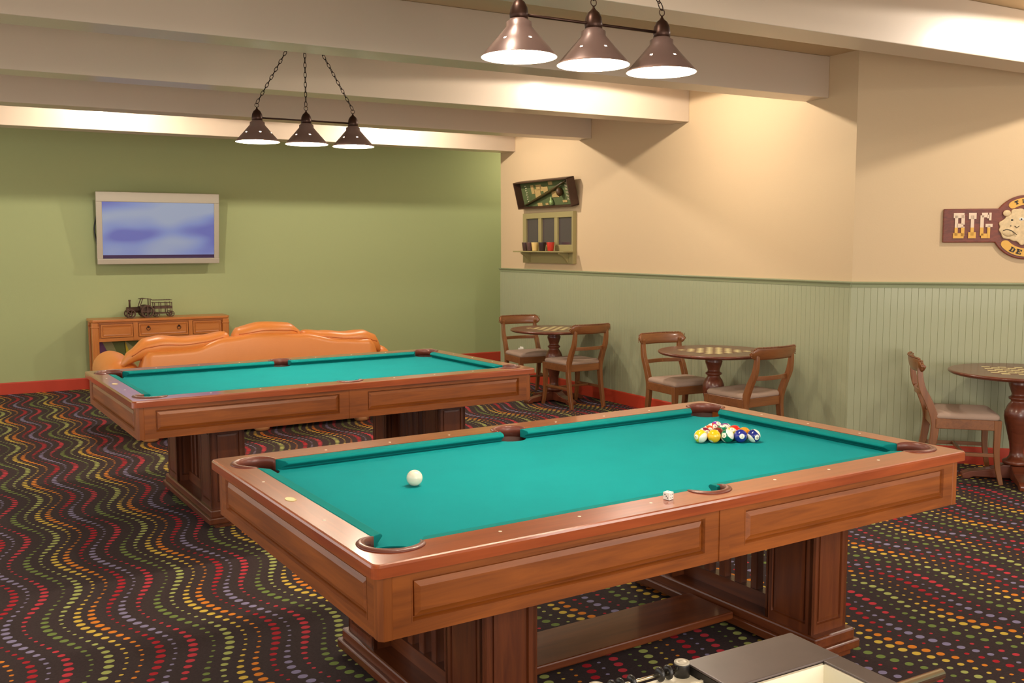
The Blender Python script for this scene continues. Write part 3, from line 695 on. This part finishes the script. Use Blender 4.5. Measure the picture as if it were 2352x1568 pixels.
for a, b in ((-.46, -.395), (.135, .195)):
    new(CNZ).box((a+.008, yf+.006, .57), (b-.008, yf+.04, .775)).link('stile', cs)
new(CNX).cbox((x0+.06, yf+.03, .10), (x1-.06, yb-.02, .125), .004).link('lower_shelf', cs)
# stained glass panel standing on the lower shelf
SGM = [mat('glass_%d' % i, srgb(*c), .35) for i, c in enumerate(((104, 56, 104), (150, 150, 100), (206, 186, 40), (96, 110, 50)))]
o = MB(); y = 8.60
def tri(m, pts, o=o):
    o.use(m); A = [o.v((a, y, b)) for a, b in pts]; B = [o.v((a, y+.008, b)) for a, b in pts]; n = len(pts)
    o.face(A, False); o.face(B[::-1], False)
    for i in range(n): o.face([A[i], B[i], B[(i+1) % n], A[(i+1) % n]], False)
bx0, bx1, bz0, bz1 = -.80, -.24, .125, .545
tri(SGM[0], [(bx0, bz0), (-.58, bz0), (-.76, bz1), (bx0, bz1)]); tri(SGM[1], [(-.58, bz0), (-.50, bz0+.0), (-.66, bz1), (-.76, bz1)])
tri(SGM[3], [(-.50, bz0), (-.66, bz1), (-.53, bz1)]); tri(SGM[2], [(-.50, bz0), (-.38, bz0), (-.52, bz1)]); tri(SGM[1], [(-.38, bz0), (bx1, bz0), (bx1, .3), (-.52, bz1)])
tri(SGM[3], [(bx1, .3), (bx1, bz1), (-.52, bz1)])
tag(o.link('stained_glass_panel'), 'panel of purple, green and yellow glass triangles under the console', 'decoration')

tr = thing('toy_steam_tractor', 'brown metal toy steam tractor with spoked wheels on the console', 'model vehicle', (-.31, 8.56, zt), .12)
def wheel(name, x, y, r, w, spokes, parent):
    mb = new(IRON); mb.M = T(x, y, r) @ RX(pi/2)
    mb.lathe([(r*.78, -w/2), (r, -w/2), (r, w/2), (r*.78, w/2), (r*.78, -w/2)], 24, cap0=False, cap1=False, smooth=False)
    mb.lathe([(r*.22, -w*.6), (r*.22, w*.6)], 12, smooth=False)
    for k in range(spokes):
        mb.M = T(x, y, r) @ RX(pi/2) @ RZ(2*pi*k/spokes); mb.box((r*.1, -r*.09, -w*.25), (r*.82, r*.09, w*.25))
    mb.M = Matrix.Identity(4); return mb.link(name, parent)
wheel('front_wheel', -.155, -.05, .050, .018, 5, tr); wheel('front_wheel', -.155, .05, .050, .018, 5, tr)
wheel('rear_wheel', .02, -.062, .072, .026, 4, tr); wheel('rear_wheel', .02, .062, .072, .026, 4, tr)
mb = new(IRON); mb.M = T(-.19, 0, .09) @ RY(pi/2); mb.lathe([(.0, 0), (.034, 0), (.036, .012), (.033, .016), (.033, .15), (.0, .15)], 16, cap0=False, cap1=False); mb.M = Matrix.Identity(4); mb.link('boiler', tr)
new(IRON).lathe([(.011, .11), (.010, .18), (.013, .20), (.013, .205)], 12, (-.155, 0, 0)).link('chimney', tr)
mb = new(IRON); mb.box((-.05, -.045, .05), (.07, .045, .13)); mb.bar([(-.055, -.04, .12), (-.02, -.04, .215)], .008, .008); mb.bar([(-.055, .04, .12), (-.02, .04, .215)], .008, .008); mb.box((.055, -.045, .12), (.065, -.037, .215)); mb.box((.055, .037, .12), (.065, .045, .215)); mb.link('cab', tr)
mb = new(IRON); mb.bar([(-.045, 0, .212), (0, 0, .218), (.075, 0, .205)], .11, .007); mb.link('canopy_roof', tr)
wg = thing('toy_wagon', 'brown metal toy ladder wagon coupled behind the toy tractor on the console', 'model vehicle', (-.105, 8.575, zt), .10)
for yy in (-.045, .045): wheel('wheel', -.075, yy, .030, .010, 5, wg); wheel('wheel', .085, yy, .034, .010, 5, wg)
mb = new(IRON); mb.box((-.10, -.04, .038), (.10, .04, .052)); mb.box((-.10, -.04, .095), (.10, -.034, .125)); mb.box((-.10, .034, .095), (.10, .04, .125))
for xx in (-.098, -.03, .04, .094):
    for yy in (-.037, .037): mb.box((xx-.004, yy-.003, .04), (xx+.004, yy+.003, .17))
mb.link('wagon_body', wg)
mb = new(IRON)
for zz in (.165, .195):
    for yy in (-.03, .03): mb.bar([(-.118, yy, zz), (.10, yy, zz-.004)], .005, .006)
    for k in range(8): mb.box((-.11+k*.027, -.03, zz-.003), (-.106+k*.027, .03, zz+.002))
mb.link('ladder', wg)

# ------------------------------------------------------------------ television
tv = thing('television', 'silver flat television showing a hazy blue picture, mounted on the green wall', 'television', (-.105, 8.66, 1.412))
tm = RX(math.radians(7.5))
mb = new(SILVER); mb.M = tm
wv, hv = .665, .805
def frm(mb, a, b, c, d, y0, y1):   # rectangular frame a..b outer half widths
    pass
mb.cbox((-wv, -.05, 0), (wv, -.0, .062), .006); mb.cbox((-wv, -.035, hv-.11), (wv, 0, hv), .006)
mb.cbox((-wv, -.03, .06), (-wv+.062, 0, hv-.10), .004); mb.cbox((wv-.055, -.03, .06), (wv, 0, hv-.10), .004); mb.link('bezel', tv)
mb = new(BLACK); mb.M = tm; mb.cbox((-wv+.012, 0, .03), (wv-.012, .045, hv-.02), .01); mb.link('back_shell', tv)
def screen_mat():
    m = bpy.data.materials.new('lit_screen'); m.use_nodes = True; nt = m.node_tree; L = nt.links.new; b = nt.nodes['Principled BSDF']
    b.inputs['Base Color'].default_value = (.02, .02, .03, 1); b.inputs['Roughness'].default_value = .3
    tc = nt.nodes.new('ShaderNodeTexCoord'); mp = nt.nodes.new('ShaderNodeMapping'); mp.inputs['Scale'].default_value = (1.0, 1, 2.4); mp.inputs['Location'].default_value = (.3, 0, .2)
    n = nt.nodes.new('ShaderNodeTexNoise'); n.inputs['Scale'].default_value = 1.5; n.inputs['Detail'].default_value = 0.6
    cr_ = nt.nodes.new('ShaderNodeValToRGB'); e = cr_.color_ramp.elements; e[0].position = .36; e[0].color = srgb(92, 96, 158); e[1].position = .62; e[1].color = srgb(142, 150, 168)
    k = e.new(.48); k.color = srgb(116, 128, 172)
    L(tc.outputs['Object'], mp.inputs[0]); L(mp.outputs[0], n.inputs['Vector']); L(n.outputs['Fac'], cr_.inputs['Fac']); L(cr_.outputs['Color'], b.inputs['Emission Color']); b.inputs['Emission Strength'].default_value = .78
    return m
mb = new(screen_mat()); mb.M = tm; mb.box((-wv+.06, -.012, .10), (wv-.053, -.004, hv-.105)); mb.link('screen', tv)
mb = new(mat('screen_lower_strip', srgb(60, 44, 84), .3)); mb.M = tm; mb.box((-wv+.06, -.013, .06), (wv-.053, -.003, .10)); mb.link('screen_border', tv)
mb = new(BLACK); mb.box((-.2, .03, .18), (.2, .135, .24)); mb.box((-.2, .03, .48), (.2, .135, .54)); mb.box((-.22, .115, .15), (.22, .138, .58)); mb.link('wall_bracket', tv)
for s_, a in ((-1, .14), (1, .2)):
    mb = new(BLACK); mb.tube(spline([(s_*(wv-.03), .03, .58), (s_*(wv+.004), .06, .40), (s_*(wv-.01), .05, .25), (s_*(wv-.03), .03, .08)], 6), .008, 6); mb.link('cable', tv)

# ------------------------------------------------------------------ wall frame shelf (right wall)
FRM = mat('olive_painted_frame', srgb(152, 140, 92), .6)
MIR = mat('dark_window_glass', srgb(72, 62, 66), .12, coat=.5)
fs = thing('window_frame_shelf', 'old olive three-pane window frame hung as a shelf on the cream wall', 'wall shelf', (0, 0, 0))
xf, xw = 3.64, XW
ya, yb_, z0, z1 = 5.735, 6.80, 1.405, 1.972
mb = new(FRM)
mb.box((xf, ya, z0), (xw, ya+.025, z1)); mb.box((xf, yb_-.07, z0), (xw, yb_, z1)); mb.box((xf, ya+.025, 1.910), (xw, yb_-.07, z1)); mb.box((xf, ya+.025, z0), (xw, yb_-.07, 1.612))
mb.box((xf, 6.045, 1.612), (xw-.01, 6.112, 1.910)); mb.box((xf, 6.39, 1.612), (xw-.01, 6.453, 1.910)); mb.link('sash', fs, bevel=.003)
for a, b in ((ya+.025, 6.045), (6.112, 6.39), (6.453, yb_-.07)):
    new(MIR).box((xf+.022, a, 1.612), (xf+.027, b, 1.910)).link('pane', fs)
mb = new(FRM); mb.cbox((3.50, 5.70, 1.528), (xf, 6.79, 1.543), .003); mb.link('shelf_board', fs)
mb = new(FRM)
for yy in (5.82, 6.62):
    mb = new(FRM); mb.M = T(xf, yy, 0); mb.prismY([(0, 1.528), (-.12, 1.528), (-.115, 1.51), (-.07, 1.485), (-.03, 1.45), (-.012, 1.42), (0, 1.41)], 0, .03)
    mb.link('bracket', fs, bevel=.002)
CUPS = [('dark patterned cup at the left end of the window frame shelf', (70, 48, 44)), ('dark brown cup second from the left on the window frame shelf', (92, 64, 60)), ('cream cup on the window frame shelf', (226, 194, 120)), ('dark cup between the cream and red ones on the wall shelf', (52, 36, 34)), ('bright red cup on the window frame shelf', (198, 52, 34))]
for (lab, c), yy in zip(CUPS, (6.60, 6.50, 6.39, 6.235, 6.06)):
    m_ = mat('cup_%d_%d_%d' % c, srgb(*c), .35, coat=.3, noise=.35 if c[0] < 100 else .08, nscale=40)
    mb = new(m_); mb.lathe([(.031, 0), (.033, .004), (.044, .092), (.0445, .096), (.041, .096), (.039, .088), (.028, .006)], 24, cap1=True)
    o = mb.link('shelf_cup', loc=(3.562, yy, 1.5435)); tag(o, lab, 'cup', 'cups on the window frame shelf')
# tilted shadow box above
DKW = mat('dark_frame_wood', srgb(64, 38, 22), .5, noise=.25, nscale=20)
GRB = mat('green_box_backing', srgb(84, 96, 54), .8, noise=.25, nscale=14)
sb = thing('shadow_box', 'dark deep-framed shadow box of small keepsakes, hung tilted above the shelf', 'shadow box', (3.655, 6.256, 2.192))
sb.rotation_euler = (RX(math.radians(.3)) @ RY(math.radians(-14))).to_euler()
hw, hh, dp = .572, .155, .10
mb = new(DKW); t_ = .014
mb.box((-dp, -hw, hh-t_), (0, hw, hh)); mb.box((-dp, -hw, -hh), (0, hw, -hh+t_)); mb.box((-dp, -hw, -hh), (0, -hw+t_, hh)); mb.box((-dp, hw-t_, -hh), (0, hw, hh)); mb.link('box_frame', sb, bevel=.002)
new(GRB).box((-.012, -hw+t_, -hh+t_), (0, hw-t_, hh-t_)).link('backing', sb)
TAN = mat('tan_paper', srgb(176, 148, 92), .7); PALE = mat('pale_pins', srgb(206, 196, 160), .5); OLV = mat('olive_stick', srgb(70, 58, 22), .5)
def keep(name, label, cat, builder, m):
    mb = new(m); builder(mb); o = mb.link(name); return o
def sbpart(name, m, f): mb = new(m); f(mb); return mb.link(name, sb)
sbpart('diagonal_stick', OLV, lambda q: q.tube([(-.035, .50, -.125), (-.04, -.1, .02), (-.05, -.48, .125)], [.012, .018, .010], 10))
sbpart('brown_ball', mat('brown_ball', srgb(82, 56, 26), .5), lambda q: q.sphere((-.045, -.30, .005), .04, 16, 10, (1, .9, 1.2)))
for (yy, zz, w_, h_) in ((.16, .07, .055, .03), (.20, .0, .06, .05), (-.10, .105, .04, .02), (-.16, -.02, .07, .035), (.02, .03, .05, .04), (.20, -.125, .05, .018), (-.33, -.105, .045, .012), (.05, -.125, .03, .012), (.10, .05, .03, .025), (.30, .05, .03, .05)):
    sbpart('paper_tag', TAN, lambda q: q.box((-.018, yy-w_, zz-h_), (-.010, yy+w_, zz+h_)))
sbpart('glass_bottle', mat('pale_green_glass', srgb(150, 176, 110), .2, coat=.5), lambda q: q.lathe([(.022, -.13), (.024, -.09), (.012, -.075), (.009, -.055), (.009, -.05)], 14, (-.035, -.08, 0)))
def pins(q):
    for k in range(24):
        col, row = k % 4, k//4
        q.box((-.022, -.40-col*.022-row*.0, .09-row*.036-col*.004), (-.012, -.392-col*.022, .112-row*.036-col*.004))
def pins_left(q):
    for k in range(8): q.box((-.022, .44-(k % 2)*.012, .09-k*.025), (-.012, .455-(k % 2)*.012, .10-k*.025))
sbpart('pin_rows', PALE, pins)
sbpart('pin_column', PALE, pins_left)

# ------------------------------------------------------------------ wooden sign on the angled wall
SIGN = wood('sign_wood', srgb(80, 28, 16), srgb(134, 58, 28), rough=.5, coat=.12, scale=(1.0, 10, 22), coat_rough=.3)
GOLD = mat('gold_sign_paint', srgb(222, 168, 62), .45); GOLDL = mat('pale_sign_paint', srgb(226, 200, 172), .45)
S0 = (XW-2.0)/R2                        # wall coordinate s=(x-y)/sqrt2 at the corner
def SG(): return T(XW, 2.0, 0) @ RZ(-pi/4) @ T(-S0, 0, 0)      # local x = s
sg = thing('wall_sign', 'brown carved wooden sign lettered BIG with a shaggy face, on the angled cream wall', 'sign')
def sp_(name, m, f, bevel=0, parent=sg): mb = new(m); mb.M = SG(); f(mb); return mb.link(name, parent, bevel=bevel)
cxs, czs, rs = 2.352, 1.727, .228
def board(q):
    pts = [(1.805, 1.619), (1.805, 1.86)]
    a0 = math.asin((1.86-czs)/rs)
    for k in range(21): a = pi-a0-(pi-2*a0)*k/20; pts.append((cxs+rs*math.cos(a), czs+rs*math.sin(a)))
    pts += [(2.90, 1.86), (2.90, 1.619)]; b0 = math.asin((czs-1.619)/rs)
    for k in range(21): a = -b0-(pi-2*b0)*k/20; pts.append((cxs+rs*math.cos(a), czs+rs*math.sin(a)))
    q.prismY(pts, -.030, 0)
sp_('sign_board', SIGN, board, bevel=.006)
def B_(u, z, w, h, holes):   # letter cell helper: x0..x1 rectangles in unit cell
    return [(u+a*w, z+b*h, u+c*w, z+d*h) for a, b, c, d in holes]
LET = {'B': [(0,0,.9,.2),(0,.8,.9,1),(.12,.1,.38,.9),(.66,.08,.95,.46),(.66,.54,.95,.92),(.3,.42,.84,.58)],
       'I': [(0,0,1,.24),(0,.76,1,1),(.28,.1,.72,.9)],
       'G': [(.12,0,.66,.18),(.12,.82,.62,1),(0,.1,.30,.9),(.72,.70,.92,1),(.55,.78,.8,.92),(.62,.0,.86,.5),(.45,.44,1.04,.56)],
       'T': [(0,.78,1,1),(.32,0,.68,1),(.2,0,.8,.16),(0,.6,.14,.9),(.86,.6,1,.9)],
       'H': [(0,0,.42,.16),(.58,0,1,.16),(0,.84,.42,1),(.58,.84,1,1),(.1,0,.32,1),(.68,0,.9,1),(.2,.42,.8,.58)],
       'E': [(0,0,1,.2),(0,.8,1,1),(.12,0,.42,1),(.3,.4,.75,.6),(.84,.05,1,.36),(.84,.64,1,.95)],
       'D': [(0,0,.7,.16),(0,.84,.7,1),(.12,0,.40,1),(.68,.1,.98,.9)]}
def letter(chr_, s, z, w, h, y0, y1, m, name='letter', ang=0):
    mb = MB(); mb.use(m); mb.M = SG() @ T(s, 0, z) @ RY(-ang)
    if m is GOLD:
        for a, b, c, d in LET[chr_]:
            for zz0, zz1, mm in ((b, min(d, .42), GOLD), (max(b, .42), d, GOLDL)):
                if zz1 > zz0: mb.use(mm); mb.box((a*w, y0, zz0*h), (c*w, y1, zz1*h))
    else:
        for a, b, c, d in LET[chr_]: mb.box((a*w, y0, b*h), (c*w, y1, d*h))
    return mb.link(name, sg)
letter('B', 1.872, 1.650, .078, .180, -.040, -.029, GOLD); letter('I', 1.972, 1.650, .050, .180, -.040, -.029, GOLD); letter('G', 2.048, 1.650, .078, .180, -.040, -.029, GOLD)
def arc_band(q, r0, r1, a0, a1, y0, y1, n=20):
    pts = [(cxs+r1*math.cos(a0+(a1-a0)*k/n), czs+r1*math.sin(a0+(a1-a0)*k/n)) for k in range(n+1)]
    rm = (r0+r1)/2; hr = (r1-r0)/2
    for k in range(1, 6): b = a1+math.copysign(1, a1-a0)*math.sin(pi*k/6)*hr/rm; rr = rm+hr*math.cos(pi*k/6); pts.append((cxs+rr*math.cos(b), czs+rr*math.sin(b)))
    pts += [(cxs+r0*math.cos(a1+(a0-a1)*k/n), czs+r0*math.sin(a1+(a0-a1)*k/n)) for k in range(n+1)]
    for k in range(1, 6): b = a0-math.copysign(1, a1-a0)*math.sin(pi*k/6)*hr/rm; rr = rm-hr*math.cos(pi*k/6); pts.append((cxs+rr*math.cos(b), czs+rr*math.sin(b)))
    q.prismY(pts, y0, y1)
sp_('banner', GOLD, lambda q: arc_band(q, .158, .208, math.radians(122), math.radians(60), -.036, -.029))
sp_('banner', GOLD, lambda q: arc_band(q, .150, .208, math.radians(222), math.radians(318), -.036, -.029))
for chr_, aa in (('T', 113), ('H', 98), ('E', 83)):
    a = math.radians(aa); letter(chr_, cxs+.170*math.cos(a)-.011, czs+.170*math.sin(a), .023, .026, -.040, -.035, INK, ang=a-pi/2)
for chr_, aa in (('D', 239), ('E', 253.5)):
    a = math.radians(aa); letter(chr_, cxs+.193*math.cos(a)-.010, czs+.193*math.sin(a), .034, .034, -.040, -.035, INK, ang=a+pi/2)
FUR = mat('pale_fur_paint', srgb(216, 190, 146), .6, noise=.28, nscale=45)
def facef(q):
    pts = []
    for k in range(56):
        a = 2*pi*k/56; rr = .135+.010*math.sin(7*a)+.006*math.sin(15*a+1)
        px, pz = rr*math.cos(a)*1.02, rr*math.sin(a)*.92
        if px < -.05: px -= .03*math.exp(-((pz+.03)/.05)**2)
        pts.append((cxs-.022+px, czs+.008+pz))
    q.prismY(pts, -.050, -.029)
fc = sp_('face_relief', FUR, facef, bevel=.006)
sp_('eye', WHITEP, lambda q: q.sphere((2.312, -.050, 1.782), .013, 16, 8, (1.2, .5, .9)), parent=fc)
sp_('pupil', INK, lambda q: q.sphere((2.311, -.056, 1.782), .006, 12, 6, (1, .4, 1)), parent=fc)
sp_('eye', INK, lambda q: q.sphere((2.252, -.050, 1.777), .007, 12, 6, (1.2, .5, .9)), parent=fc)
sp_('muzzle', FUR, lambda q: q.sphere((2.235, -.046, 1.695), .05, 20, 10, (.95, .35, .72)), parent=fc)
sp_('mouth_line', INK, lambda q: q.tube([(2.195, -.062, 1.703), (2.22, -.066, 1.712), (2.25, -.066, 1.702), (2.285, -.060, 1.672)], .0022, 6), parent=fc)
sp_('nostril', INK, lambda q: q.sphere((2.243, -.062, 1.735), .004, 8, 6), parent=fc)
sp_('cheek_line', INK, lambda q: q.tube([(2.27, -.053, 1.735), (2.285, -.054, 1.722), (2.30, -.052, 1.735)], .002, 6), parent=fc)
sp_('ear', FUR, lambda q: q.sphere((2.218, -.048, 1.825), .026, 16, 8, (1, .4, .9)), parent=fc)

# ------------------------------------------------------------------ foosball table at the bottom edge
GREY = mat('worn_grey_laminate', srgb(98, 86, 82), .36, metal=.2, noise=.3, nscale=11)
INW = mat('cream_inner_wall', srgb(240, 232, 208), .5); STEEL = mat('polished_steel_rod', srgb(224, 214, 190), .18, metal=1.0); TABB = mat('foosball_black_side', srgb(34, 28, 26), .5)
fo = thing('foosball_table', 'foosball table with grey top rim and steel rods at the bottom edge of the photo', 'foosball table')
fx0, fx1, fy1, fy0, fz = -1.515, -.770, -1.776, -3.02, .880
mb = new(GREY)
zt2 = fz
mb.cbox((fx1-.256, fy1-.118, fz-.005), (fx1, fy1, fz), .002); mb.cbox((fx1-.042, fy0, fz-.005), (fx1, fy1-.118, fz-.0008), .002)
mb.cbox((fx0, fy0, fz-.005), (fx0+.042, fy1-.118, fz-.0008), .002); mb.cbox((fx0, fy1-.118, fz-.005), (fx0+.256, fy1, fz), .002); mb.cbox((fx0, fy0-.118, fz-.005), (fx1, fy0, fz), .002); mb.link('top_rim', fo)
mb = new(INW); mb.cbox((fx0+.256, fy1-.118, fz-.055), (fx1-.256, fy1-.002, fz-.018), .002); mb.box((fx0+.256, fy1-.050, fz-.019), (fx1-.256, fy1-.045, fz-.0155)); mb.link('score_ledge', fo)
mb = new(INW); mb.box((fx0+.042, fy1-.124, fz-.20), (fx1-.042, fy1-.1185, fz-.0052)); mb.box((fx1-.0462, fy0, fz-.20), (fx1-.0405, fy1-.12, fz-.0052)); mb.box((fx0+.0405, fy0, fz-.20), (fx0+.0462, fy1-.12, fz-.0052)); mb.link('inner_wall', fo)
mb = new(mat('green_pitch', srgb(40, 110, 70), .5)); mb.box((fx0+.04, fy0, fz-.215), (fx1-.04, fy1-.118, fz-.20)); mb.link('playing_field', fo)
mb = new(TABB)
mb.box((fx0+.004, fy1-.116, fz-.40), (fx1-.004, fy1-.006, fz-.076)); mb.box((fx0+.004, fy0-.1, fz-.40), (fx1-.004, fy0, fz-.0052)); mb.box((fx0+.004, fy0, fz-.40), (fx0+.040, fy1-.006, fz-.0052)); mb.box((fx1-.040, fy0, fz-.40), (fx1-.004, fy1-.006, fz-.0052))
mb.box((fx1-.256, fy1-.116, fz-.40), (fx1-.02, fy1-.006, fz-.0052)); mb.box((fx0+.02, fy1-.116, fz-.40), (fx0+.256, fy1-.006, fz-.0052)); mb.link('cabinet', fo)
for a in (fx0+.06, fx1-.13):
    for b in (fy0-.05, fy1-.14): new(TABB).cbox((a, b, 0), (a+.07, b+.07, fz-.38), .006).link('leg', fo)
yr = fy1-.118
for k, (yy, out) in enumerate(((yr-.052, .212), (yr-.235, .12), (yr-.385, .2), (yr-.535, .12), (yr-.685, .2), (yr-.835, .12))):
    mb = new(STEEL); mb.tube([(fx0-.10, yy, fz-.062), (fx1+out, yy, fz-.062)], .0098, 16); rd = mb.link('rod', fo)
    mb = new(BLACK); mb.M = T(fx1-.0415, yy, fz-.062) @ RY(-pi/2); mb.lathe([(.018, 0), (.018, .006), (.013, .012)], 16); mb.M = Matrix.Identity(4); mb.link('bushing', rd)
    mb = new(BLACK); mb.M = T(fx0-.10, yy, fz-.062) @ RY(-pi/2); mb.lathe([(.014, -.004), (.017, .02), (.018, .10), (.013, .115)], 16); mb.M = Matrix.Identity(4); mb.link('handle', rd)
sc = thing('score_counter', 'black bead score counter between two posts on the end of the foosball table', 'score counter', (0, 0, 0))
ys = fy1-.012
for x in (-1.042, -1.222):
    mb = new(BLACK); mb.lathe([(.0138, fz-.0178), (.0138, fz+.003), (.0135, fz+.005)], 24, (x, ys, 0)); ps = mb.link('post', sc)
    mb = new(SILVER); mb.lathe([(.0138, fz+.0051), (.0134, fz+.0075), (.006, fz+.0077), (.004, fz+.0065)], 24, (x, ys, 0)); mb.link('post_cap', ps)
mb = new(STEEL); mb.tube([(-1.222, ys, fz-.005), (-1.042, ys, fz-.005)], .003, 8); mb.link('counter_rod', sc)
for x in (-1.072, -1.090, -1.150, -1.173, -1.190):
    mb = new(BLACK); mb.M = T(x, ys, fz-.005) @ RY(pi/2); mb.lathe([(.005, -.0045), (.010, -.004), (.0125, -.0015), (.0125, .0015), (.010, .004), (.005, .0045)], 24); mb.M = Matrix.Identity(4); mb.link('counter_bead', sc)
